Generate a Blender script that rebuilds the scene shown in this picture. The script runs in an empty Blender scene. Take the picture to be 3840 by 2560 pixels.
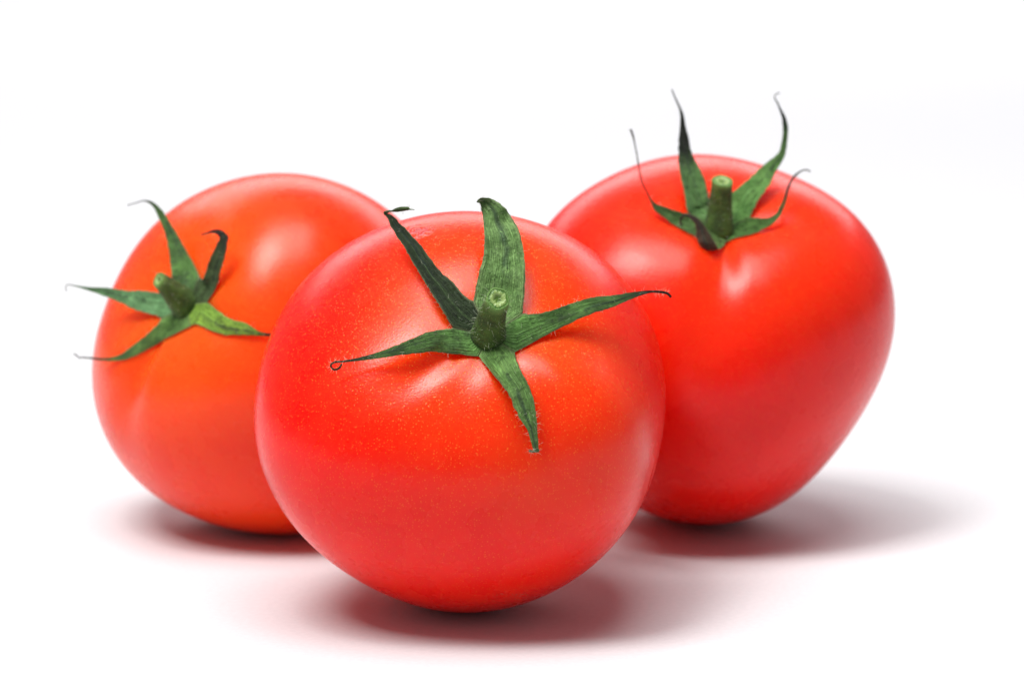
import bpy, bmesh, math, random, json
from mathutils import Vector, Matrix, noise
import numpy as np

# ---------------------------------------------------------------- setup
S = bpy.context.scene
COL = S.collection
CM = 0.01
DATA = json.loads('''{"front":{"fruit":{"origin":[0.0,0.0,0.0],"center":[0.0,0.0,3.6283],"R":3.688,"co":[-0.01158,0.01717,0.00952,-0.00723,0.03312,-0.04285,-0.00902,-0.00246,-0.01056,0.00848,-0.01447,-0.00661,0.07487,0.00562,-0.00054,0.01068,0.07969,-0.03719,-0.00124,-0.00029,0.00532,0.00185,-0.0149,-0.04793,-0.00362],"e":[[0.974382,0.224898,-0.0],[-0.134386,0.582234,0.801838],[0.180332,-0.781297,0.597542]],"dep":0.14,"wid":0.6,"val":[[-2.6954,0.04,0.26,0.74],[-2.1681,0.03,0.42,1.0],[1.202,0.02,0.4,1.2],[-1.3816,0.02,0.25,1.0],[-0.7951,-0.12,0.5,1.4,0.85],[2.3076,0.012,0.4,1.0]]},"sepals":{"up":[[[0.5285,-2.3265,5.4472],[0.554,-2.3286,5.4408]],[[0.2716,-1.9851,5.9697],[1.1245,-2.0524,5.7565]],[[0.3616,-1.8811,6.4028],[1.1679,-1.9397,6.316]],[[0.4411,-1.7503,6.6928],[1.1528,-1.7308,6.685]],[[0.4598,-1.6008,6.9682],[1.0783,-1.4369,7.067]],[[0.4552,-1.4539,7.1872],[0.9147,-1.067,7.3129]],[[0.4316,-1.1097,7.2963],[0.7767,-1.1155,7.5215]],[[0.4053,-0.9947,7.4215],[0.5774,-0.9889,7.6196]],[[0.3856,-1.0338,7.5358],[0.4019,-1.0269,7.6466]],[[0.3377,-1.084,7.5657],[0.3295,-1.0824,7.5924]]],"upleft":[[[0.518,-2.3382,5.4351],[0.5285,-2.3265,5.4472]],[[-0.0773,-2.3744,5.5676],[0.2716,-1.9851,5.9697]],[[-0.2586,-2.2695,5.8373],[0.1148,-1.8993,6.0413]],[[-0.4153,-2.0811,6.0758],[-0.0936,-1.7463,6.2809]],[[-0.5717,-1.8727,6.2838],[-0.3142,-1.6056,6.4492]],[[-0.7825,-1.58,6.583],[-0.5521,-1.3515,6.7159]],[[-0.9561,-1.3041,6.8289],[-0.7749,-1.0971,6.9401]],[[-1.1424,-1.0549,7.082],[-1.015,-0.8516,7.1572]],[[-1.2494,-0.8597,7.257],[-1.1783,-0.8001,7.3085]],[[-1.3153,-0.8152,7.368],[-1.2454,-0.7794,7.3404]],[[-1.0745,-0.8452,7.3705],[-1.0866,-0.8724,7.4482]],[[-0.9034,-0.8926,7.4043],[-0.8978,-0.9163,7.4732]],[[-0.8501,-0.9233,7.4177],[-0.8467,-0.9301,7.4372]],[[-0.7682,-0.9556,7.4217],[-0.7675,-0.959,7.4316]]],"left":[[[0.5314,-2.3462,5.4215],[0.518,-2.3382,5.4351]],[[0.3694,-2.641,5.1123],[-0.0773,-2.3744,5.5676]],[[-0.1534,-2.6618,5.167],[-0.1586,-2.5114,5.5674]],[[-0.4037,-2.7858,5.2273],[-0.4494,-2.646,5.5518]],[[-0.7078,-2.8883,5.2068],[-0.7761,-2.7808,5.4471]],[[-1.0136,-2.9186,5.1784],[-1.0586,-2.8433,5.3349]],[[-1.2724,-2.893,5.1358],[-1.3018,-2.8389,5.2429]],[[-1.5172,-2.8452,5.0894],[-1.5347,-2.8069,5.1641]],[[-1.7841,-2.7958,5.0523],[-1.7919,-2.7709,5.0935]],[[-1.9606,-2.7669,5.0284],[-1.965,-2.7484,5.0619]],[[-2.0801,-2.7511,5.0173],[-2.0938,-2.7305,5.0483]],[[-2.1426,-2.7382,4.9742],[-2.1795,-2.725,4.977]],[[-2.1017,-2.7177,4.9164],[-2.1134,-2.7285,4.8833]],[[-2.031,-2.729,4.9391],[-2.0085,-2.7488,4.9128]],[[-1.9858,-2.757,5.0119],[-1.958,-2.7722,4.9975]]],"right":[[[0.554,-2.3286,5.4408],[0.5499,-2.3478,5.4238]],[[1.1245,-2.0524,5.7565],[0.9858,-2.6934,5.1911]],[[1.4147,-2.1548,5.7812],[1.5405,-2.3295,5.4311]],[[1.8513,-1.9939,5.8901],[1.9644,-2.1176,5.6148]],[[2.2295,-1.7758,5.9776],[2.3061,-1.9002,5.728]],[[2.5037,-1.5698,5.9807],[2.553,-1.6899,5.7707]],[[2.7439,-1.4243,5.986],[2.7878,-1.5201,5.8282]],[[3.0057,-1.2638,6.0046],[3.0315,-1.3588,5.9099]],[[3.2171,-1.1995,6.0243],[3.2305,-1.2121,5.9517]],[[3.4054,-1.099,6.0187],[3.4072,-1.107,5.9726]],[[3.592,-1.0315,5.9984],[3.5839,-1.0393,5.9528]],[[3.6955,-1.0071,5.9631],[3.6714,-1.014,5.9233]],[[3.7627,-0.9885,5.8947],[3.7295,-0.9941,5.862]]],"down":[[[0.5499,-2.3478,5.4238],[0.5314,-2.3462,5.4215]],[[0.9858,-2.6934,5.1911],[0.3694,-2.641,5.1123]],[[1.0718,-3.1085,4.9898],[0.7181,-3.1729,4.7784]],[[1.2292,-3.3097,4.7207],[0.8949,-3.3368,4.5641]],[[1.3228,-3.4603,4.4219],[1.0081,-3.4765,4.3129]],[[1.3474,-3.5375,4.2538],[1.1001,-3.5493,4.171]],[[1.365,-3.579,4.0576],[1.1993,-3.5862,4.0159]],[[1.3877,-3.6525,3.7496],[1.2933,-3.6576,3.7202]],[[1.395,-3.6858,3.6743],[1.3307,-3.6827,3.7067]],[[1.3011,-3.6696,3.6507],[1.299,-3.6619,3.695]],[[1.2217,-3.6281,3.6558],[1.2259,-3.622,3.6911]]]},"stem":[[0.5267,-2.279,5.3559,0.2297],[0.5318,-2.3402,5.413,0.3032],[0.5461,-2.3952,5.506,0.3032],[0.5746,-2.5068,5.6825,0.2665],[0.6307,-2.6692,5.9172,0.2297],[0.7045,-2.8532,6.1444,0.1976]],"cut":[0.2196,-0.8639,0.4532]},"left":{"fruit":{"origin":[-3.8663,6.5627,0.0],"center":[0.0,0.0,3.5173],"R":3.677,"co":[-0.00531,-0.00558,0.00692,-0.00823,0.01205,-0.04657,0.01771,0.00457,-0.01584,0.02267,0.01572,-0.01439,0.02652,-0.0206,-0.02232,-0.00561,-0.00241,0.0221,0.01169,-0.01613,0.00031,0.02123,-0.00457,0.01426,-0.01068],"e":[[0.792874,-0.609386,0.0],[0.278952,0.362945,0.889076],[-0.541791,-0.704925,0.457759]],"dep":0.11,"wid":0.42,"val":[[-1.9598,0.06,0.2,0.9],[-0.2441,0.022,0.3,1.1],[1.7099,0.02,0.5,1.2],[3.1051,0.02,0.4,1.2]]},"sepals":{"up":[[[-1.5077,-2.131,4.8599],[-1.4892,-2.1464,4.8695]],[[-1.8895,-1.6492,5.1114],[-1.271,-2.1625,5.432]],[[-1.8564,-1.6909,5.4294],[-1.3899,-1.8517,5.6012]],[[-1.9249,-1.4648,5.7693],[-1.5939,-1.575,5.8954]],[[-1.9847,-1.3131,5.9866],[-1.7294,-1.403,6.098]],[[-2.066,-1.1648,6.2136],[-1.8849,-1.2379,6.3047]],[[-2.1699,-1.0405,6.4341],[-2.0421,-1.028,6.5066]],[[-2.2645,-0.9115,6.5932],[-2.1925,-0.901,6.6542]],[[-2.3555,-0.8451,6.6838],[-2.3245,-0.8357,6.7382]],[[-2.4825,-0.8355,6.7396],[-2.4825,-0.831,6.7656]],[[-2.6222,-0.8422,6.701],[-2.6278,-0.8387,6.721]],[[-2.8071,-0.8503,6.6541],[-2.8124,-0.8468,6.6743]]],"upright":[[[-1.4892,-2.1464,4.8695],[-1.4831,-2.1639,4.8572]],[[-1.271,-2.1625,5.432],[-1.0692,-2.7463,5.0215]],[[-1.1458,-2.6292,5.4463],[-0.8477,-2.8422,5.4039]],[[-1.0659,-2.7032,5.6939],[-0.7941,-2.8925,5.6413]],[[-0.956,-2.7759,5.934],[-0.7098,-2.9436,5.8743]],[[-0.8498,-2.8188,6.1554],[-0.6504,-2.9462,6.1236]],[[-0.8065,-2.8271,6.2693],[-0.6321,-2.8865,6.3219]],[[-0.8385,-2.7921,6.34],[-0.7869,-2.7529,6.4344]],[[-0.9354,-2.697,6.3616],[-0.9447,-2.6494,6.4169]],[[-1.0578,-2.5938,6.3274],[-1.0681,-2.5665,6.3536]],[[-1.1775,-2.5433,6.2969],[-1.1848,-2.5241,6.3196]]],"right":[[[-1.4831,-2.1639,4.8572],[-1.493,-2.1645,4.8433]],[[-1.0692,-2.7463,5.0215],[-1.3992,-2.7658,4.556]],[[-1.0022,-2.7964,4.9961],[-1.2425,-2.8392,4.6017]],[[-0.7042,-3.1523,4.8421],[-0.857,-3.2257,4.505]],[[-0.5081,-3.2965,4.7708],[-0.5689,-3.3696,4.48]],[[-0.2804,-3.4095,4.7333],[-0.3309,-3.46,4.5001]],[[-0.1239,-3.4679,4.645],[-0.1653,-3.4978,4.5016]],[[0.0459,-3.5044,4.5661],[0.034,-3.5188,4.4975]],[[0.1992,-3.5086,4.5416],[0.1955,-3.5197,4.4921]],[[0.2892,-3.5088,4.5262],[0.2878,-3.5164,4.4966]]],"left":[[[-1.5123,-2.1401,4.8439],[-1.5077,-2.131,4.8599]],[[-2.0427,-1.9545,4.5786],[-1.8895,-1.6492,5.1114]],[[-2.1835,-1.8489,4.6187],[-2.1062,-1.6511,5.0435]],[[-2.6267,-1.6022,4.6952],[-2.554,-1.4414,5.0532]],[[-2.8593,-1.4295,4.7842],[-2.7982,-1.3203,5.0346]],[[-3.2568,-1.1554,4.8876],[-3.2177,-1.1256,5.0602]],[[-3.5262,-0.9921,4.9517],[-3.5077,-0.9762,5.0437]],[[-3.7844,-0.8798,5.0141],[-3.7758,-0.8728,5.0551]],[[-3.9226,-0.8246,5.0403],[-3.9174,-0.8202,5.0659]],[[-4.0233,-0.8205,5.0639],[-4.0288,-0.817,5.0841]],[[-4.0586,-0.8257,5.0336],[-4.0784,-0.8244,5.0413]],[[-4.0473,-0.843,4.9339],[-4.0685,-0.8433,4.9319]]],"down":[[[-1.493,-2.1645,4.8433],[-1.5123,-2.1401,4.8439]],[[-1.3992,-2.7658,4.556],[-2.0427,-1.9545,4.5786]],[[-1.852,-2.4561,4.2909],[-2.1074,-2.0729,4.4961]],[[-2.1398,-2.1312,4.0854],[-2.3039,-2.0545,4.2943]],[[-2.4823,-2.0439,3.8846],[-2.6032,-1.9152,4.0431]],[[-2.7621,-1.8892,3.7511],[-2.8261,-1.7826,3.871]],[[-3.0468,-1.6856,3.6833],[-3.0625,-1.637,3.7592]],[[-3.3054,-1.4969,3.6598],[-3.3047,-1.4756,3.7094]],[[-3.5086,-1.3669,3.6633],[-3.5044,-1.3597,3.7047]],[[-3.7049,-1.2648,3.6665],[-3.7062,-1.2595,3.6977]],[[-3.7735,-1.2665,3.6567],[-3.7645,-1.2614,3.6866]],[[-3.8361,-1.2572,3.7109],[-3.8182,-1.2527,3.7366]],[[-3.8965,-1.2516,3.7434],[-3.8847,-1.2475,3.7667]]]},"stem":[[-1.5035,-2.0812,4.8154,0.2391],[-1.5189,-2.1261,4.849,0.3119],[-1.5713,-2.2044,4.9246,0.3015],[-1.7111,-2.3189,5.0843,0.2495],[-1.876,-2.4291,5.2687,0.1923],[-2.0241,-2.5043,5.421,0.1507]],"cut":[-0.7226,-0.5619,0.4026]},"right":{"fruit":{"origin":[4.8686,6.4015,0.0],"center":[0.0,0.0,3.8465],"R":3.7455,"co":[-0.00353,-0.01582,0.01028,0.01224,0.02094,0.00458,-0.00875,-0.00956,0.01464,-0.00521,-0.00507,-0.04281,0.0139,0.07125,-0.00963,-0.00473,-0.01153,0.00012,-0.0108,-0.02027,0.00118,0.00628,0.01066,-0.00025,0.03147],"e":[[0.992206,0.124609,-0.0],[-0.103075,0.820739,0.561928],[0.070021,-0.557548,0.827186]],"dep":0.12,"wid":0.42,"val":[[-1.7587,0.06,0.28,1.1],[-0.1565,0.02,0.35,1.2],[1.0962,0.02,0.5,1.2],[3.0608,0.015,0.4,1.2]]},"sepals":{"upleft":[[[0.1106,-1.767,6.3343],[0.1314,-1.7498,6.3406]],[[-0.4725,-1.7077,6.6207],[0.2188,-1.1331,6.8312]],[[-0.5194,-1.746,6.7134],[-0.0335,-1.3368,6.8523]],[[-0.5721,-1.5273,7.069],[-0.1218,-1.1884,7.1533]],[[-0.6315,-1.3905,7.2824],[-0.2168,-1.0389,7.3783]],[[-0.6604,-1.1911,7.5232],[-0.3308,-0.9169,7.5734]],[[-0.6597,-0.9721,7.7536],[-0.4049,-0.8708,7.7764]],[[-0.6502,-0.841,7.9842],[-0.4472,-0.7622,7.994]],[[-0.624,-0.7052,8.2064],[-0.5063,-0.6597,8.2109]],[[-0.6157,-0.6173,8.4329],[-0.5416,-0.5872,8.4428]],[[-0.6444,-0.5538,8.5891],[-0.6042,-0.5353,8.6023]],[[-0.7164,-0.493,8.7532],[-0.6868,-0.4789,8.7645]],[[-0.7842,-0.4392,8.9352],[-0.7642,-0.4299,8.9422]]],"upright":[[[0.1314,-1.7498,6.3406],[0.146,-1.7636,6.3313]],[[0.2188,-1.1331,6.8312],[0.7053,-1.5927,6.522]],[[0.5192,-1.1734,7.0841],[0.8736,-1.4138,6.8394]],[[0.8321,-0.8935,7.3242],[1.1075,-1.1775,7.1055]],[[1.085,-0.831,7.5248],[1.2792,-0.8584,7.3664]],[[1.2955,-0.6749,7.665],[1.4283,-0.6894,7.5808]],[[1.3629,-0.6177,7.7611],[1.4839,-0.6239,7.7251]],[[1.4185,-0.5144,8.0063],[1.5235,-0.5161,7.997]],[[1.4274,-0.4402,8.201],[1.5325,-0.4387,8.21]],[[1.4096,-0.3899,8.3747],[1.4801,-0.3862,8.3964]],[[1.3578,-0.3525,8.5323],[1.3965,-0.3497,8.549]],[[1.305,-0.3299,8.6635],[1.3331,-0.3274,8.678]],[[1.2641,-0.3176,8.7348],[1.2895,-0.3163,8.7419]],[[1.267,-0.3073,8.7941],[1.2867,-0.3086,8.7867]],[[1.3139,-0.2983,8.8462],[1.3242,-0.3014,8.8281]],[[1.3757,-0.2968,8.8553],[1.3785,-0.2994,8.8399]]],"right":[[[0.146,-1.7636,6.3313],[0.1322,-1.779,6.3198]],[[0.7053,-1.5927,6.522],[0.2471,-2.1061,6.1366]],[[0.6097,-1.6945,6.5642],[0.6441,-2.0774,6.2444]],[[0.8107,-1.7999,6.5566],[0.8526,-2.0202,6.31]],[[1.0302,-1.8769,6.5663],[1.0945,-1.97,6.4391]],[[1.1931,-1.8302,6.646],[1.2615,-1.8702,6.5905]],[[1.268,-1.7646,6.7612],[1.3406,-1.7907,6.7278]],[[1.342,-1.645,6.881],[1.4092,-1.664,6.859]],[[1.4019,-1.5224,7.0178],[1.4508,-1.5348,7.0047]],[[1.4559,-1.4006,7.1353],[1.4983,-1.416,7.1198]],[[1.5301,-1.2984,7.2569],[1.5624,-1.3321,7.2382]],[[1.6178,-1.2171,7.3458],[1.6463,-1.2223,7.3157]],[[1.7237,-1.156,7.4057],[1.738,-1.1608,7.3782]],[[1.8126,-1.102,7.4248],[1.8157,-1.1064,7.3992]],[[1.8829,-1.0831,7.4168],[1.8749,-1.0873,7.3923]],[[1.9366,-1.089,7.3825],[1.9258,-1.0921,7.3648]]],"left":[[[0.1136,-1.7873,6.3237],[0.1106,-1.767,6.3343]],[[-0.375,-2.383,6.2683],[-0.4725,-1.7077,6.6207]],[[-0.7962,-2.1552,6.4539],[-0.6607,-1.9122,6.685]],[[-1.0387,-2.0751,6.6238],[-0.9334,-1.925,6.7869]],[[-1.1709,-2.0115,6.7276],[-1.0779,-1.9201,6.8303]],[[-1.2126,-1.936,6.8118],[-1.1459,-1.8925,6.8577]],[[-1.2572,-1.858,6.9109],[-1.2207,-1.8395,6.9296]],[[-1.3284,-1.7788,7.0609],[-1.3002,-1.7665,7.0733]],[[-1.4045,-1.7024,7.2094],[-1.375,-1.6906,7.219]],[[-1.445,-1.6408,7.3604],[-1.4146,-1.6371,7.3671]],[[-1.4809,-1.5281,7.5573],[-1.4559,-1.5423,7.5634]],[[-1.5102,-1.4505,7.7573],[-1.4847,-1.4497,7.7617]],[[-1.5497,-1.3653,7.9565],[-1.5242,-1.3645,7.9615]],[[-1.5793,-1.3137,8.0792],[-1.5442,-1.3121,8.0887]],[[-1.6167,-1.2765,8.1769],[-1.578,-1.2739,8.192]],[[-1.6324,-1.2683,8.2244],[-1.6039,-1.2662,8.2368]]],"frontcurl":[[[0.1322,-1.779,6.3198],[0.1136,-1.7873,6.3237]],[[0.2471,-2.1061,6.1366],[-0.375,-2.383,6.2683]],[[0.167,-2.2281,6.0756],[-0.3121,-2.2193,6.1263]],[[0.0483,-2.5341,6.0667],[-0.2796,-2.5375,6.0465]],[[0.0005,-2.6227,6.1411],[-0.3474,-2.6174,6.1714]],[[-0.0903,-2.5793,6.2745],[-0.3973,-2.5724,6.3149]],[[-0.1791,-2.5027,6.4242],[-0.3993,-2.4993,6.4444]],[[-0.2687,-2.4421,6.54],[-0.4328,-2.4413,6.5451]],[[-0.3745,-2.394,6.6422],[-0.4822,-2.4028,6.5917]],[[-0.4907,-2.3555,6.6889],[-0.5266,-2.3651,6.6333]],[[-0.6024,-2.3339,6.6964],[-0.6024,-2.3409,6.656]],[[-0.6783,-2.3219,6.6483],[-0.6423,-2.3272,6.618]],[[-0.7034,-2.3269,6.561],[-0.6674,-2.3269,6.561]],[[-0.6834,-2.3508,6.4814],[-0.6475,-2.3473,6.5016]],[[-0.6275,-2.3572,6.5029],[-0.6275,-2.3528,6.5282]]]},"stem":[[0.1086,-1.7713,6.2525,0.2389],[0.1058,-1.8021,6.309,0.3117],[0.1075,-1.8332,6.4229,0.2805],[0.1182,-1.8542,6.7126,0.2389],[0.1319,-1.9007,7.0307,0.213],[0.1455,-1.9562,7.297,0.1974]],"cut":[0.1206,-0.4374,0.8912]},"cam":[0.9402,-52.9946,14.0787]}''')

# camera: a tele-macro view, looking slightly down on the three tomatoes
PITCH = math.radians(9.8)
cam_d = bpy.data.cameras.new('camera')
cam = bpy.data.objects.new('camera', cam_d)
COL.objects.link(cam)
cam.location = Vector(DATA['cam']) * CM
cam.rotation_euler = (math.pi / 2 - PITCH, 0, 0)
cam_d.lens = 105
cam_d.sensor_width = 36
cam_d.clip_start = 0.02
cam_d.clip_end = 60
cam_d.dof.use_dof = True
cam_d.dof.focus_distance = 0.512
cam_d.dof.aperture_fstop = 21
S.camera = cam

# studio room: dim neutral surroundings
W = bpy.data.worlds.new('World')
S.world = W
W.use_nodes = True
W.node_tree.nodes['Background'].inputs['Color'].default_value = (0.95, 0.945, 1.0, 1)
W.node_tree.nodes['Background'].inputs['Strength'].default_value = 0.25

def area(name, loc, target, sx, sy, power, color=(1, 1, 1)):
    l = bpy.data.lights.new(name, 'AREA')
    l.shape = 'RECTANGLE'
    l.size, l.size_y = sx, sy
    l.energy = power
    l.color = color
    o = bpy.data.objects.new(name, l)
    COL.objects.link(o)
    o.location = loc
    d = Vector(target) - Vector(loc)
    o.rotation_euler = d.to_track_quat('-Z', 'Y').to_euler()
    return o

# key softbox high on the left, a broad one overhead, and a fill added to whiten the paper's far end
area('key_softbox', (-0.54, -0.42, 1.47), (0.0, 0.03, 0.03), 0.50, 0.66, 29.0, (1.0, 0.985, 0.965))
area('overhead_softbox', (0.02, -0.20, 1.60), (0.0, 0.0, 0.0), 0.85, 0.85, 21.5, (1.0, 0.99, 0.975))
area('added_back_fill', (0.1, 1.85, 0.95), (0.1, 1.75, 0.0), 2.6, 1.2, 30.5, (0.99, 0.985, 1.0))

S.view_settings.view_transform = 'Standard'
S.view_settings.look = 'None'
S.view_settings.exposure = -0.2
S.view_settings.gamma = 1.0
S.render.engine = 'CYCLES'
S.cycles.use_denoising = True
S.cycles.max_bounces = 10
S.cycles.diffuse_bounces = 6
S.cycles.sample_clamp_indirect = 8.0

# ---------------------------------------------------------------- node helpers
class NT:
    def __init__(self, name):
        self.m = bpy.data.materials.new(name)
        self.m.use_nodes = True
        self.t = self.m.node_tree
        self.b = self.t.nodes['Principled BSDF']
    def n(self, kind, **kw):
        nd = self.t.nodes.new(kind)
        for k, v in kw.items():
            if k.startswith('_'):
                setattr(nd, k[1:], v)
            else:
                key = int(k[1:]) if k[0] == 'i' and k[1:].isdigit() else k.replace('__', ' ')
                self.put(nd.inputs[key], v)
        return nd
    def put(self, sock, v):
        if isinstance(v, bpy.types.NodeSocket):
            self.t.links.new(v, sock)
        else:
            sock.default_value = v
    def math(self, op, a, b=0.0, c=0.0, clamp=False):
        nd = self.t.nodes.new('ShaderNodeMath')
        nd.operation = op
        nd.use_clamp = clamp
        self.put(nd.inputs[0], a); self.put(nd.inputs[1], b); self.put(nd.inputs[2], c)
        return nd.outputs[0]
    def ramp(self, v, lo, hi, a=0.0, b=1.0, smooth=True):
        nd = self.t.nodes.new('ShaderNodeMapRange')
        if smooth:
            nd.interpolation_type = 'SMOOTHSTEP'
        self.put(nd.inputs[0], v)
        for i, q in enumerate((lo, hi, a, b)):
            self.put(nd.inputs[i + 1], q)
        return nd.outputs[0]
    def mix(self, f, a, b, mode='MIX'):
        nd = self.t.nodes.new('ShaderNodeMix')
        nd.data_type = 'RGBA'
        nd.blend_type = mode
        self.put(nd.inputs[0], f)
        for s, v in ((nd.inputs[6], a), (nd.inputs[7], b)):
            self.put(s, v if isinstance(v, bpy.types.NodeSocket) else (*v, 1))
        return nd.outputs[2]
    def bump(self, h, dist, strength=1.0, normal=None):
        nd = self.t.nodes.new('ShaderNodeBump')
        self.put(nd.inputs['Height'], h)
        nd.inputs['Distance'].default_value = dist
        nd.inputs['Strength'].default_value = strength
        if normal is not None:
            self.put(nd.inputs['Normal'], normal)
        return nd.outputs[0]
    def noise(self, vec, scale, detail=3, rough=0.5):
        nd = self.n('ShaderNodeTexNoise', Scale=scale, Detail=detail, Roughness=rough)
        self.put(nd.inputs['Vector'], vec)
        return nd.outputs['Fac']

def skin_material(name, red, deep, orange, orange_amt, speck, seed, scar=None):
    """tomato skin; the object's local z axis is the axis of the fruit, units metres"""
    q = NT(name)
    tc = q.n('ShaderNodeTexCoord').outputs['Object']
    vec = q.n('ShaderNodeVectorMath', _operation='ADD', i0=tc, i1=(seed, seed * 0.37, seed * 0.71)).outputs[0]
    nrm = q.n('ShaderNodeVectorMath', _operation='NORMALIZE', i0=tc).outputs[0]
    sx = q.n('ShaderNodeSeparateXYZ', i0=nrm)
    z = sx.outputs[2]
    big = q.noise(vec, 28, 2)
    mid = q.noise(vec, 160, 3)
    # ripening: yellower round the stem, patchy
    zz = q.math('ADD', z, q.math('MULTIPLY', q.math('SUBTRACT', big, 0.5), 0.7))
    near = q.math('MULTIPLY', q.ramp(zz, 0.40, 1.12), orange_amt)
    base = q.mix(q.ramp(mid, 0.3, 0.7), deep, red)
    col = q.mix(near, base, orange)
    # pale lenticels: fine dots, thicker towards the stem end
    def dots(scale, r0, r1, keep):
        v = q.n('ShaderNodeTexVoronoi', Scale=scale, Randomness=1.0)
        q.put(v.inputs['Vector'], vec)
        d = v.outputs['Distance']
        rnd = q.n('ShaderNodeSeparateColor', i0=v.outputs['Color']).outputs[0]
        rad = q.math('MULTIPLY_ADD', rnd, r1 - r0, r0)
        on = q.math('GREATER_THAN', q.math('ADD', rnd, keep), 1.0)
        m = q.ramp(q.math('SUBTRACT', rad, d), -0.03, 0.13)
        return q.math('MULTIPLY', m, on)
    dens = q.ramp(q.math('ADD', z, q.math('MULTIPLY', q.math('SUBTRACT', q.noise(vec, 60, 2), 0.5), 1.1)), -0.45, 0.95, 0.15, 1.05)
    d1 = dots(2200, 0.10, 0.32, dens)
    d2 = dots(1400, 0.07, 0.26, q.math('MULTIPLY', dens, 0.7))
    dd = q.math('MAXIMUM', d1, d2)
    dd = q.math('MULTIPLY', dd, speck)
    col = q.mix(dd, col, q.mix(near, (0.93, 0.16, 0.02), (0.98, 0.36, 0.05)))
    # fine streaks of the skin running from stem to tip
    at = q.math('ARCTAN2', sx.outputs[1], sx.outputs[0])
    sv = q.n('ShaderNodeCombineXYZ', i0=q.math('MULTIPLY', at, 34.0), i1=q.math('MULTIPLY', z, 9.0), i2=seed)
    streak = q.n('ShaderNodeTexNoise', Scale=3.0, Detail=3.0, Roughness=0.6)
    q.put(streak.inputs['Vector'], sv.outputs[0])
    col = q.mix(q.ramp(streak.outputs['Fac'], 0.45, 0.75, 0.0, 0.18), col, orange)
    bmp_h = q.math('ADD', q.math('MULTIPLY', dd, -0.5), q.math('MULTIPLY', q.noise(vec, 1500, 2, 0.6), 0.45))
    wr = q.noise(q.n('ShaderNodeVectorMath', _operation='MULTIPLY', i0=vec, i1=(1.0, 1.0, 0.33)).outputs[0], 2600, 1, 0.5)
    bmp_h = q.math('ADD', bmp_h, q.math('MULTIPLY', wr, 0.5))
    if scar:
        for (c, r, kind) in scar:
            dist = q.n('ShaderNodeVectorMath', _operation='DISTANCE', i0=tc, i1=c).outputs['Value']
            m = q.ramp(dist, r * 0.3, r, 1.0, 0.0)
            if kind == 'crease':
                ln = q.noise(q.n('ShaderNodeVectorMath', _operation='MULTIPLY', i0=vec, i1=(1.0, 1.0, 1.0)).outputs[0], 420, 3)
                k = q.math('MULTIPLY', m, q.ramp(q.math('ABSOLUTE', q.math('SUBTRACT', ln, 0.5)), 0.0, 0.10, 1.0, 0.0))
                col = q.mix(q.math('MULTIPLY', k, 0.9), col, (0.36, 0.002, 0.006))
                bmp_h = q.math('ADD', bmp_h, q.math('MULTIPLY', k, -5.0))
            else:
                ln = q.noise(vec, 2200, 2)
                k = q.math('MULTIPLY', m, q.ramp(ln, 0.60, 0.66))
                col = q.mix(q.math('MULTIPLY', k, 0.6), col, (0.55, 0.22, 0.14))
    nb = q.bump(bmp_h, 0.00009, 0.55)
    nb = q.bump(big, 0.0012, 0.35, nb)
    q.put(q.b.inputs['Base Color'], col)
    q.put(q.b.inputs['Normal'], nb)
    q.put(q.b.inputs['Roughness'], q.ramp(mid, 0.2, 0.8, 0.24, 0.31))
    q.b.inputs['IOR'].default_value = 1.34
    q.b.inputs['Subsurface Weight'].default_value = 0.85
    q.b.inputs['Subsurface Radius'].default_value = (1.0, 0.07, 0.04)
    q.b.inputs['Subsurface Scale'].default_value = 0.010
    q.b.inputs['Coat Weight'].default_value = 0.0
    q.b.inputs['Coat Roughness'].default_value = 0.30
    return q.m

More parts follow.
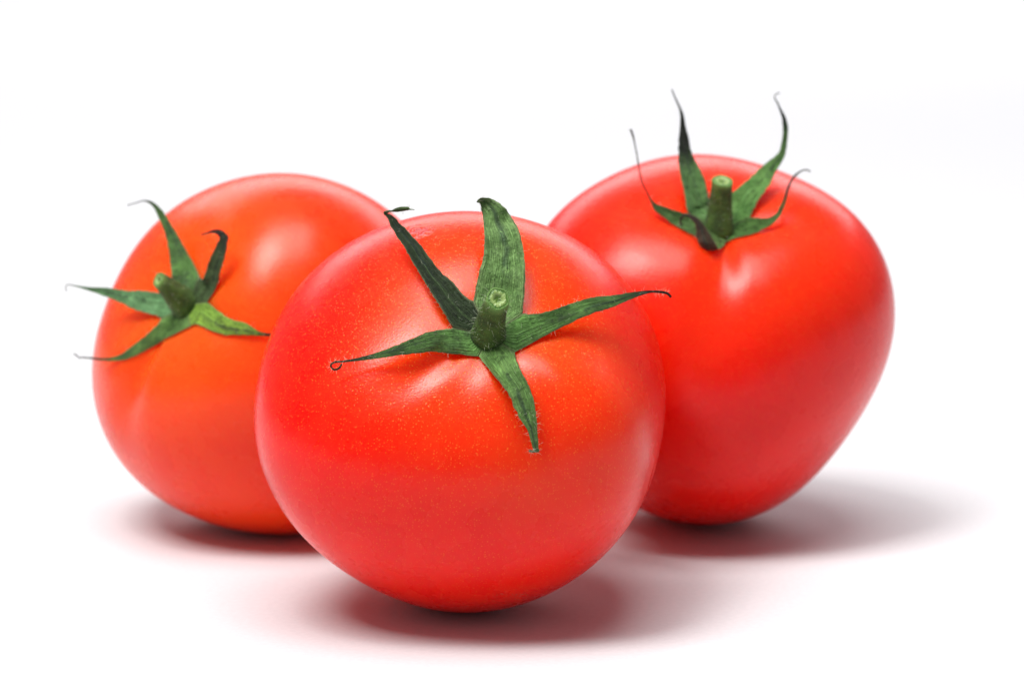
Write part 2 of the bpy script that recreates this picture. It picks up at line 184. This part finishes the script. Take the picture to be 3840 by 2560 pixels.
def leaf_material(name, light, dark, tip, seed, blot=0.5, tipstart=0.62):
    q = NT(name)
    uv = q.n('ShaderNodeUVMap').outputs[0]
    tc = q.n('ShaderNodeTexCoord').outputs['Object']
    vec = q.n('ShaderNodeVectorMath', _operation='ADD', i0=tc, i1=(seed, seed * 0.3, seed * 0.6)).outputs[0]
    s = q.n('ShaderNodeSeparateXYZ', i0=uv)
    u, v = s.outputs[0], s.outputs[1]
    n1 = q.noise(vec, 260, 4, 0.6)
    n2 = q.noise(vec, 1300, 3, 0.6)
    # veins along the blade
    vv = q.n('ShaderNodeCombineXYZ', i0=q.math('MULTIPLY', u, 5.0), i1=q.math('MULTIPLY', v, 26.0), i2=seed)
    vein = q.n('ShaderNodeTexNoise', Scale=1.0, Detail=3.0, Roughness=0.55)
    q.put(vein.inputs['Vector'], vv.outputs[0])
    ve = q.ramp(vein.outputs['Fac'], 0.38, 0.66)
    rib = q.ramp(q.math('ABSOLUTE', q.math('SUBTRACT', v, 0.5)), 0.0, 0.06, 1.0, 0.0)
    col = q.mix(q.ramp(n1, 0.32, 0.68), dark, light)
    col = q.mix(q.math('MULTIPLY', ve, 0.45), col, tuple(min(1, c * 1.55) for c in light))
    col = q.mix(q.math('MULTIPLY', rib, 0.22), col, (0.16, 0.30, 0.09))
    col = q.mix(q.math('MULTIPLY', q.ramp(n2, 0.52, 0.74), blot), col, tuple(c * 0.32 for c in dark))
    # bruised blue-green streaks running out along the blade, dark crumbs across it
    n3 = q.noise(vec, 620, 3, 0.65)
    off = q.math('ABSOLUTE', q.math('SUBTRACT', v, q.math('ADD', 0.42, q.math('MULTIPLY', n1, 0.32))))
    st = q.math('MULTIPLY', q.ramp(off, 0.02, 0.16, 1.0, 0.0), q.ramp(q.math('ADD', u, q.math('MULTIPLY', q.math('SUBTRACT', n3, 0.5), 0.9)), 0.30, 0.62))
    col = q.mix(q.math('MULTIPLY', st, 0.65), col, (0.016, 0.034, 0.030))
    col = q.mix(q.ramp(n3, 0.56, 0.68, 0.0, 0.55), col, tuple(c * 0.40 for c in dark))
    col = q.mix(q.ramp(n3, 0.44, 0.30, 0.0, 0.40), col, tuple(min(1, c * 1.7) for c in light))
    # pale fuzzy rim, dried tip
    edge = q.ramp(q.math('ABSOLUTE', q.math('SUBTRACT', v, 0.5)), 0.42, 0.5, 0.0, 0.5)
    col = q.mix(edge, col, (0.26, 0.30, 0.14))
    tp = q.ramp(q.math('ADD', u, q.math('MULTIPLY', q.math('SUBTRACT', n1, 0.5), 0.35)), tipstart, tipstart + 0.22)
    col = q.mix(tp, col, tip)
    h = q.math('ADD', q.math('ADD', q.math('MULTIPLY', ve, 0.6), q.math('MULTIPLY', n2, 0.5)), q.math('MULTIPLY', n3, 1.3))
    q.put(q.b.inputs['Base Color'], col)
    q.put(q.b.inputs['Normal'], q.bump(h, 0.00050, 1.0))
    q.put(q.b.inputs['Roughness'], q.ramp(n1, 0.2, 0.8, 0.45, 0.62))
    q.b.inputs['Specular IOR Level'].default_value = 0.22
    q.b.inputs['Sheen Weight'].default_value = 0.04
    q.b.inputs['Sheen Roughness'].default_value = 0.4
    return q.m

def stem_material(name, seed):
    q = NT(name)
    tc = q.n('ShaderNodeTexCoord').outputs['Object']
    vec = q.n('ShaderNodeVectorMath', _operation='ADD', i0=tc, i1=(seed, seed, seed)).outputs[0]
    uv = q.n('ShaderNodeSeparateXYZ', i0=q.n('ShaderNodeUVMap').outputs[0])
    n1 = q.noise(vec, 500, 4, 0.6)
    n2 = q.noise(vec, 2600, 2, 0.6)
    col = q.mix(q.ramp(n1, 0.3, 0.7), (0.024, 0.048, 0.006), (0.060, 0.125, 0.014))
    col = q.mix(q.ramp(uv.outputs[0], 0.86, 1.0), col, (0.12, 0.24, 0.05))
    col = q.mix(q.ramp(n2, 0.62, 0.72, 0, 0.6), col, (0.22, 0.28, 0.08))
    q.put(q.b.inputs['Base Color'], col)
    q.put(q.b.inputs['Normal'], q.bump(q.math('ADD', n1, q.math('MULTIPLY', n2, 0.6)), 0.0006, 1.0))
    q.b.inputs['Roughness'].default_value = 0.6
    q.b.inputs['Sheen Weight'].default_value = 0.06
    q.b.inputs['Specular IOR Level'].default_value = 0.3
    return q.m

def cut_material():
    q = NT('cut_stem_flesh')
    tc = q.n('ShaderNodeTexCoord').outputs['Object']
    uv = q.n('ShaderNodeSeparateXYZ', i0=q.n('ShaderNodeUVMap').outputs[0])
    n = q.noise(tc, 2300, 3, 0.6)
    r = q.math('ADD', uv.outputs[0], q.math('MULTIPLY', q.math('SUBTRACT', n, 0.5), 0.5))
    col = q.mix(q.ramp(r, 0.15, 0.42), (0.08, 0.16, 0.02), (0.26, 0.38, 0.11))
    col = q.mix(q.ramp(r, 0.60, 0.80), col, (0.06, 0.16, 0.02))
    q.put(q.b.inputs['Base Color'], col)
    q.put(q.b.inputs['Normal'], q.bump(n, 0.0003, 0.8))
    q.b.inputs['Roughness'].default_value = 0.25
    return q.m

def hair_material():
    q = NT('leaf_hair')
    q.b.inputs['Base Color'].default_value = (0.55, 0.60, 0.42, 1)
    q.b.inputs['Roughness'].default_value = 0.4
    q.b.inputs['Transmission Weight'].default_value = 0.0
    q.b.inputs['Alpha'].default_value = 1.0
    return q.m

def paper_material():
    q = NT('white_paper')
    tc = q.n('ShaderNodeTexCoord').outputs['Object']
    n = q.noise(tc, 900, 4, 0.6)
    q.put(q.b.inputs['Base Color'], q.mix(q.ramp(n, 0.3, 0.7), (0.63, 0.63, 0.648), (0.67, 0.67, 0.688)))
    q.put(q.b.inputs['Normal'], q.bump(n, 0.00003, 0.4))
    q.b.inputs['Roughness'].default_value = 0.62
    q.b.inputs['Specular IOR Level'].default_value = 0.3
    return q.m

# ---------------------------------------------------------------- mesh helpers
def mesh_obj(name, verts, faces, mat, parent=None, uvs=None, mats=None, midx=None, smooth=True):
    me = bpy.data.meshes.new(name)
    me.from_pydata([tuple(v) for v in verts], [], faces)
    me.validate()
    if uvs is not None:
        lay = me.uv_layers.new(name='UVMap')
        li = np.empty(len(me.loops), dtype=np.int32)
        me.loops.foreach_get('vertex_index', li)
        lay.data.foreach_set('uv', np.asarray(uvs, dtype=np.float32)[li].ravel())
    for m in (mats or [mat]):
        me.materials.append(m)
    if midx is not None:
        me.polygons.foreach_set('material_index', midx)
    if smooth:
        me.polygons.foreach_set('use_smooth', [True] * len(me.polygons))
    me.update()
    o = bpy.data.objects.new(name, me)
    COL.objects.link(o)
    if parent:
        o.parent = parent
    return o

def sph_basis(d):
    x, y, z = d[..., 0], d[..., 1], d[..., 2]
    B = [np.ones_like(x), x, y, z, x*y, y*z, z*x, x*x-y*y, 3*z*z-1,
         x*(5*z*z-1), y*(5*z*z-1), z*(5*z*z-3), x*y*z, z*(x*x-y*y), x*(x*x-3*y*y), y*(3*x*x-y*y),
         x*y*(x*x-y*y), y*z*(3*x*x-y*y), x*y*(7*z*z-1), y*z*(7*z*z-3), 35*z**4-30*z*z+3, z*x*(7*z*z-3),
         (x*x-y*y)*(7*z*z-1), x*z*(x*x-3*y*y), x**4-6*x*x*y*y+y**4]
    return np.stack(B, -1)

def fruit_radius(f, th, ph):
    d = np.stack([np.sin(th)*np.cos(ph), np.sin(th)*np.sin(ph), np.cos(th)], -1)
    r = 1 - f['dep']*np.exp(-(th/f['wid'])**2) - f['dep']*0.35*np.exp(-(th/(f['wid']*0.4))**2)
    for p, a, w, ex, *pk in f['val']:
        pk = pk[0] if pk else 0.45
        dp = (ph - p + np.pi) % (2*np.pi) - np.pi
        r = r - a*np.exp(-(dp/w)**2)*((th/pk)**2*np.exp(2-2*th/pk) if pk > 0.5 else (th/pk)*np.exp(1-th/pk))*np.exp(-(th/ex)**4)
    return f['R']*(r + sph_basis(d) @ np.array(f['co'])), d

def make_fruit(f, mat, parent):
    NTH, NPH = 200, 288
    th = np.linspace(0, np.pi, NTH + 1)[1:-1]
    ph = np.linspace(0, 2*np.pi, NPH + 1)[:-1]
    T, P = np.meshgrid(th, ph, indexing='ij')
    r, d = fruit_radius(f, T, P)
    # very slight hand-feel unevenness
    V = (r[..., None]*d).reshape(-1, 3)
    for i in range(len(V)):
        n = noise.noise(Vector(V[i]) * 0.45 + Vector((f['R']*7, 3, 1)))
        V[i] *= 1 + 0.004*n
    V = list(V*CM)
    r0, _ = fruit_radius(f, np.array([0.0]), np.array([0.0]))
    r1, _ = fruit_radius(f, np.array([np.pi]), np.array([0.0]))
    top, bot = len(V), len(V) + 1
    V += [np.array([0, 0, r0[0]*CM]), np.array([0, 0, -r1[0]*CM])]
    F = []
    M = len(th)
    for i in range(M - 1):
        for j in range(NPH):
            k = (j + 1) % NPH
            F.append((i*NPH + j, (i+1)*NPH + j, (i+1)*NPH + k, i*NPH + k))
    for j in range(NPH):
        k = (j + 1) % NPH
        F.append((top, j, k))
        F.append((bot, (M-1)*NPH + k, (M-1)*NPH + j))
    o = mesh_obj('fruit', V, F, mat, parent)
    e = f['e']
    R = Matrix((e[0], e[1], e[2])).transposed().to_4x4()
    o.matrix_local = Matrix.Translation(Vector(f['center'])*CM) @ R
    return o

def crom(p0, p1, p2, p3, t):
    return 0.5*((2*p1) + (-p0+p2)*t + (2*p0-5*p1+4*p2-p3)*t*t + (-p0+3*p1-3*p2+p3)*t*t*t)

def sepal_grid(rows, center, rnd, cup=-0.10, wob=0.015):
    """rows of (left, right) edge points in cm -> dense grid of mid-surface points, normals, u, halfwidth"""
    Lr = [np.array(r[0]) for r in rows]
    Rr = [np.array(r[1]) for r in rows]
    pts = []
    for s in np.linspace(0, 1, 6)[:-1]:
        pts.append((Lr[0]*(1-s)+Lr[1]*s, Rr[0]*(1-s)+Rr[1]*s, s*0.5))
    n = len(rows)
    for i in range(1, n-1):
        a = max(i-1, 1); c = i+1; d = min(i+2, n-1)
        sub = 7
        for s in np.linspace(0, 1, sub+1)[:-1]:
            pts.append((crom(Lr[a], Lr[i], Lr[c], Lr[d], s), crom(Rr[a], Rr[i], Rr[c], Rr[d], s), i+s))
    pts.append((Lr[-1], Rr[-1], n-1))
    mids = [(l+r)/2 for l, r, _ in pts]
    arc = [0]
    for i in range(1, len(mids)):
        arc.append(arc[-1]+np.linalg.norm(mids[i]-mids[i-1]))
    tot = arc[-1]
    NV = 12
    G, N, UV, HW = [], [], [], []
    sign = None
    for i, (l, r, k) in enumerate(pts):
        t = mids[min(i+1, len(mids)-1)]-mids[max(i-1, 0)]
        w = r-l
        nn = np.cross(w, t)
        ln = np.linalg.norm(nn)
        nn = nn/ln if ln > 1e-9 else (N[-1] if N else np.array([0, 0, 1.]))
        if sign is None:
            sign = 1.0 if nn @ (mids[i]-center) > 0 else -1.0
        nn = nn*sign
        hw = np.linalg.norm(w)/2
        tt = t/(np.linalg.norm(t)+1e-9)
        row = []
        ramp = min(1.0, max(0.0, (k-0.5)/1.2)) if k < 2 else 1.0
        for j in range(NV+1):
            v = j/NV
            x = 2*v-1
            p = l*(1-v)+r*v
            c = cup*hw*2*(1-x*x) + 0.05*hw*math.exp(-(x/0.12)**2)
            wv = noise.noise(Vector(p*3.0)+Vector((rnd, 0, 0)))*wob*1.8 + noise.noise(Vector((v*7.0, arc[i]*1.6, rnd)))*wob*1.6 + noise.noise(Vector(p*8.0)+Vector((0, rnd, 0)))*wob
            wv *= min(1.0, hw/0.12)
            q = p + nn*(c*ramp + wv*ramp)
            # ragged edge
            if j in (0, NV) and 1.2 < k:
                q = q + (w/(2*hw+1e-9))*noise.noise(Vector(p*14.0)+Vector((rnd, rnd, 0)))*min(0.018, hw*0.12)
            row.append(q)
        G.append(row); N.append(nn); UV.append(arc[i]/tot); HW.append(hw)
    return G, N, UV, HW, NV

def make_sepal(name, rows, center, mats, parent, rnd, fruit, cup=-0.10, thick=0.035, hairs=60, hair_mat=None, root_lift=0.0):
    G, N, U, HW, NV = sepal_grid(rows, center, rnd, cup)
    V, UVs, F, MI = [], [], [], []
    nr = len(G)
    for side in (0, 1):
        for i in range(nr):
            for j in range(NV+1):
                x = 2*j/NV-1
                th = min(thick, HW[i]*0.55+0.006)*(1-abs(x)**3)+0.004
                p = G[i][j] + N[i]*(root_lift*max(0, 1-U[i]*5)) - (N[i]*th if side else 0)
                V.append(p)
                UVs.append((U[i], j/NV))
    W_ = NV+1
    off = nr*W_
    # the blade lies on the skin, never in it
    A = np.array(V)
    E = np.array(fruit['e'])
    v = A-center
    r = np.linalg.norm(v, axis=1)
    d = (v/r[:, None]) @ E.T
    rf, _ = fruit_radius(fruit, np.arccos(np.clip(d[:, 2], -1, 1)), np.arctan2(d[:, 1], d[:, 0]))
    gap = np.where(np.arange(len(A)) < off, 0.035, 0.008)
    push = np.maximum(0, rf*1.003+gap-r)
    A += (v/r[:, None])*push[:, None]
    V = list(A*CM)
    for i in range(nr-1):
        for j in range(NV):
            F.append((i*W_+j, i*W_+j+1, (i+1)*W_+j+1, (i+1)*W_+j)); MI.append(0)
            F.append((off+i*W_+j, off+(i+1)*W_+j, off+(i+1)*W_+j+1, off+i*W_+j+1)); MI.append(1 if len(mats) > 1 else 0)
        F.append((i*W_, (i+1)*W_, off+(i+1)*W_, off+i*W_)); MI.append(0)
        F.append((i*W_+NV, off+i*W_+NV, off+(i+1)*W_+NV, (i+1)*W_+NV)); MI.append(0)
    for j in range(NV):
        i = nr-1
        F.append((i*W_+j, i*W_+j+1, off+i*W_+j+1, off+i*W_+j)); MI.append(0)
    o = mesh_obj(name, V, F, None, parent, UVs, mats=mats, midx=MI)
    # soft hairs along the rim and scattered over the face
    R = random.Random(int(rnd*100))
    HV, HF = [], []
    for _ in range(hairs):
        i = R.randrange(5, nr-3)
        if R.random() < 0.6:
            j = R.choice((0, NV)); out = (G[i][j]-G[i][NV//2]); out = out/(np.linalg.norm(out)+1e-9)
            d = out*0.9 + N[i]*R.uniform(-0.1, 0.6)
        else:
            j = R.randrange(1, NV); d = N[i]*0.6 + np.array([R.uniform(-1, 1) for _ in range(3)])*0.7
        d = d + np.array([R.uniform(-.5, .5) for _ in range(3)])
        add_hair(HV, HF, G[i][j], d/np.linalg.norm(d), R.uniform(0.03, 0.10), R)
    if HV:
        mesh_obj('hair', [v*CM for v in HV], HF, hair_mat, o)['kind'] = 'stuff'
    return o

def add_hair(V, F, p, d, ln, R, rad=0.0024):
    a = np.cross(d, [0.3, 0.5, 0.8]); a /= np.linalg.norm(a)
    b = np.cross(d, a)
    bend = a*R.uniform(-.6, .6)+b*R.uniform(-.6, .6)
    base = len(V)
    for k in range(4):
        s = k/3
        c = p + d*ln*s + bend*ln*s*s
        rr = rad*(1-0.75*s)
        for m in range(3):
            an = m*2.094
            V.append(c + (a*math.cos(an)+b*math.sin(an))*rr)
    for k in range(3):
        for m in range(3):
            n = (m+1) % 3
            F.append((base+k*3+m, base+k*3+n, base+(k+1)*3+n, base+(k+1)*3+m))

def make_stem(rows, cutn, mats, cutm, hairm, parent, rnd, hairs):
    P = [np.array(r[:3]) for r in rows]; Rd = [r[3] for r in rows]
    c, rr = [], []
    n = len(P)
    for i in range(n-1):
        for s in np.linspace(0, 1, 9)[:-1]:
            a, d = max(i-1, 0), min(i+2, n-1)
            c.append(crom(P[a], P[i], P[i+1], P[d], s)); rr.append(crom(Rd[a], Rd[i], Rd[i+1], Rd[d], s))
    c.append(P[-1]); rr.append(Rd[-1])
    m = len(c)
    NS = 32
    V, F, UVs = [], [], []
    cn = np.array(cutn)
    ref = np.array([1., 0, 0])
    rings = []
    for i in range(m):
        t = c[min(i+1, m-1)]-c[max(i-1, 0)]; t /= np.linalg.norm(t)
        s = i/(m-1)
        t2 = t*(1-s**3)+cn*s**3; t2 /= np.linalg.norm(t2)
        a = ref-(ref@t2)*t2; a /= np.linalg.norm(a); b = np.cross(t2, a)
        ring = []
        for k in range(NS):
            an = 2*math.pi*k/NS
            dv = a*math.cos(an)+b*math.sin(an)
            r_ = rr[i]*(1+0.035*math.cos(5*an+rnd)+0.05*noise.noise(Vector(dv*1.4+c[i]*2.0)+Vector((rnd, 0, 0))))
            r_ *= 1+0.05*math.exp(-((s-0.97)/0.05)**2)
            q = c[i]+dv*r_
            ring.append(q); V.append(q); UVs.append((s, k/NS))
        rings.append((ring, t2))
    for i in range(m-1):
        for k in range(NS):
            l = (k+1) % NS
            F.append((i*NS+k, i*NS+l, (i+1)*NS+l, (i+1)*NS+k))
    # rolled rim turning inwards
    top, tn = rings[-1]
    cc = sum(top)/NS
    base = (m-1)*NS
    for s, dz in ((0.93, 0.012), (0.84, 0.008), (0.78, -0.01)):
        st = len(V)
        for k in range(NS):
            V.append(cc+(top[k]-cc)*s+tn*dz); UVs.append((1.0, k/NS))
        for k in range(NS):
            l = (k+1) % NS
            F.append((base+k, base+l, st+l, st+k))
        base = st
    o = mesh_obj('stem', [v*CM for v in V], F, mats, parent, UVs)
    # cut face: pale ring with a hollow pith
    V, F, UVs = [], [], []
    prof = [(0.86, -0.004), (0.74, 0.008), (0.60, 0.012), (0.46, 0.004), (0.34, -0.016), (0.22, -0.032), (0.10, -0.036)]
    for s, dz in prof:
        for k in range(NS):
            q = cc+(top[k]-cc)*s+tn*dz
            q = q+tn*noise.noise(Vector(q*22.0)+Vector((rnd, 1, 1)))*0.016
            V.append(q); UVs.append((s, k/NS))
    ci = len(V); V.append(cc-tn*0.034); UVs.append((0, 0))
    for i in range(len(prof)-1):
        for k in range(NS):
            l = (k+1) % NS
            F.append((i*NS+k, i*NS+l, (i+1)*NS+l, (i+1)*NS+k))
    for k in range(NS):
        F.append(((len(prof)-1)*NS+k, (len(prof)-1)*NS+(k+1) % NS, ci))
    mesh_obj('cut_face', [v*CM for v in V], F, cutm, o, UVs)
    R = random.Random(int(rnd*77))
    HV, HF = [], []
    for _ in range(hairs):
        i = R.randrange(4, m-1); k = R.randrange(NS)
        ring, t2 = rings[i]
        d = ring[k]-c[i]; d /= np.linalg.norm(d)
        d = d+t2*R.uniform(-.3, .6)+np.array([R.uniform(-.3, .3) for _ in range(3)])
        add_hair(HV, HF, ring[k], d/np.linalg.norm(d), R.uniform(0.05, 0.14), R)
    mesh_obj('hair', [v*CM for v in HV], HF, hairm, o)['kind'] = 'stuff'
    return o

# ---------------------------------------------------------------- the paper sweep
def make_paper():
    prof = []
    y0, y1, rad, top = -0.20, 2.9, 0.30, 0.34
    for y in np.linspace(y0, y1, 24):
        prof.append((y, 0.0))
    for a in np.linspace(0, math.pi/2, 20)[1:]:
        prof.append((y1+rad*math.sin(a), rad*(1-math.cos(a))))
    for z in np.linspace(rad, top, 8)[1:]:
        prof.append((y1+rad, z))
    xs = np.linspace(-2.2, 2.2, 9)
    V = [(x, y, z) for (y, z) in prof for x in xs]
    F = []
    n = len(xs)
    for i in range(len(prof)-1):
        for j in range(n-1):
            F.append((i*n+j, i*n+j+1, (i+1)*n+j+1, (i+1)*n+j))
    o = mesh_obj('backdrop', V, F, paper_material())
    o['kind'] = 'structure'
    o['label'] = 'seamless white paper sweep under and behind the tomatoes'
    return o

make_paper()

# ---------------------------------------------------------------- the tomatoes
HAIR = hair_material()
CUT = cut_material()
LG, DG = (0.110, 0.250, 0.055), (0.038, 0.100, 0.016)
GREY_TIP, BROWN_TIP, DARK_TIP = (0.050, 0.060, 0.028), (0.060, 0.032, 0.018), (0.022, 0.028, 0.018)

INFO = {
    'front': dict(
        label='front tomato, largest and sharpest, star of green sepals facing the viewer',
        skin=dict(red=(0.88, 0.008, 0.002), deep=(0.84, 0.003, 0.001), orange=(0.88, 0.085, 0.004), orange_amt=0.75, speck=0.64, seed=0.0),
        hairs=85, sh=115),
    'left': dict(
        label='left rear tomato, orange-red and out of focus, its stem pointing up to the left',
        skin=dict(red=(0.90, 0.046, 0.004), deep=(0.88, 0.032, 0.003), orange=(0.90, 0.105, 0.006), orange_amt=0.75, speck=0.25, seed=2.3),
        hairs=20, sh=40),
    'right': dict(
        label='right rear tomato, blurred and deep red, sepals rising above its top',
        skin=dict(red=(0.84, 0.005, 0.002), deep=(0.79, 0.002, 0.001), orange=(0.88, 0.060, 0.004), orange_amt=0.50, speck=0.25, seed=4.1),
        hairs=20, sh=40),
}
SEP = {  # tip colour, blotch strength, colours
    ('front', 'up'): dict(light=(0.202, 0.352, 0.114), dark=(0.106, 0.220, 0.053), tip=(0.15, 0.20, 0.08), ts=0.95, blot=0.35, cup=-0.16),
    ('front', 'upleft'): dict(light=(0.022, 0.042, 0.012), dark=(0.010, 0.022, 0.006), tip=(0.12, 0.20, 0.06), ts=0.76, cup=-0.05),  # very dark green: shade of a blade turned from the light, put into its colour
    ('front', 'left'): dict(light=LG, dark=(0.038, 0.080, 0.020), tip=GREY_TIP, ts=0.6, cup=0.08),
    ('front', 'right'): dict(light=LG, dark=DG, tip=DARK_TIP, ts=0.66, cup=0.06),
    ('front', 'down'): dict(light=(0.158, 0.308, 0.079), dark=(0.070, 0.167, 0.031), tip=(0.07, 0.11, 0.06), ts=0.8, blot=0.3, cup=0.10),
    ('left', 'up'): dict(light=LG, dark=(0.050, 0.095, 0.040), tip=(0.05, 0.07, 0.04), ts=0.75),
    ('left', 'upright'): dict(light=(0.07, 0.12, 0.04), dark=(0.040, 0.070, 0.018), tip=(0.018, 0.016, 0.010), ts=0.58),
    ('left', 'right'): dict(light=(0.24, 0.42, 0.05), dark=(0.13, 0.26, 0.035), tip=DARK_TIP, ts=0.80, cup=0.08),
    ('left', 'left'): dict(light=(0.17, 0.36, 0.15), dark=(0.09, 0.22, 0.075), tip=(0.14, 0.15, 0.13), ts=0.85),
    ('left', 'down'): dict(light=(0.14, 0.28, 0.06), dark=(0.06, 0.15, 0.03), tip=(0.05, 0.045, 0.03), ts=0.66),
    ('right', 'upleft'): dict(light=(0.13, 0.28, 0.08), dark=(0.05, 0.13, 0.03), tip=(0.012, 0.016, 0.010), ts=0.42),
    ('right', 'upright'): dict(light=(0.15, 0.32, 0.08), dark=(0.06, 0.17, 0.03), tip=(0.018, 0.035, 0.028), ts=0.62),
    ('right', 'right'): dict(light=LG, dark=DG, tip=(0.035, 0.030, 0.018), ts=0.50),
    ('right', 'left'): dict(light=(0.08, 0.18, 0.04), dark=(0.035, 0.09, 0.015), tip=(0.035, 0.022, 0.014), ts=0.38),
    ('right', 'frontcurl'): dict(light=(0.12, 0.22, 0.06), dark=(0.06, 0.13, 0.03), tip=BROWN_TIP, ts=0.5, cup=0.0),
}
BROWN_BACK = leaf_material('dried_sepal_back', (0.085, 0.050, 0.028), (0.055, 0.036, 0.018), (0.05, 0.028, 0.02), 3.3)

for ti, key in enumerate(('front', 'left', 'right')):
    D = DATA[key]
    info = INFO[key]
    root = bpy.data.objects.new('tomato', None)
    COL.objects.link(root)
    root.location = Vector(D['fruit']['origin'])*CM + Vector((0, 0, 0.00008))
    root['label'] = info['label']
    root['category'] = 'tomato'
    root['group'] = 'three tomatoes on white paper'
    scar = None
    if key == 'front':
        scar = [((-0.00744, 0.02595, 0.02092), 0.0032, 'crease'), ((-0.00836, 0.02725, 0.01944), 0.002, 'crease'), ((0.00504, -0.03638, 0.0004), 0.0045, 'scab'), ((0.00294, -0.03648, 0.00131), 0.003, 'scab')]
    skin = skin_material('tomato_skin_'+key, scar=scar, **info['skin'])
    make_fruit(D['fruit'], skin, root)
    center = np.array(D['fruit']['center'])
    for si, (sn, rows) in enumerate(D['sepals'].items()):
        sp = SEP[(key, sn)]
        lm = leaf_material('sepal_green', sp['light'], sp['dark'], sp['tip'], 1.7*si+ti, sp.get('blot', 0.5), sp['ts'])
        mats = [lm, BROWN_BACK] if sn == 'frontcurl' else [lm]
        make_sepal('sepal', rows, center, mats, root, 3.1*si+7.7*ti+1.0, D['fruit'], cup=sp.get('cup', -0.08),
                   hairs=info['hairs'], hair_mat=HAIR, root_lift=0.0)
    make_stem(D['stem'], D['cut'], stem_material('stem_green', 1.3*ti), CUT, HAIR, root, 2.0+ti, info['sh'])
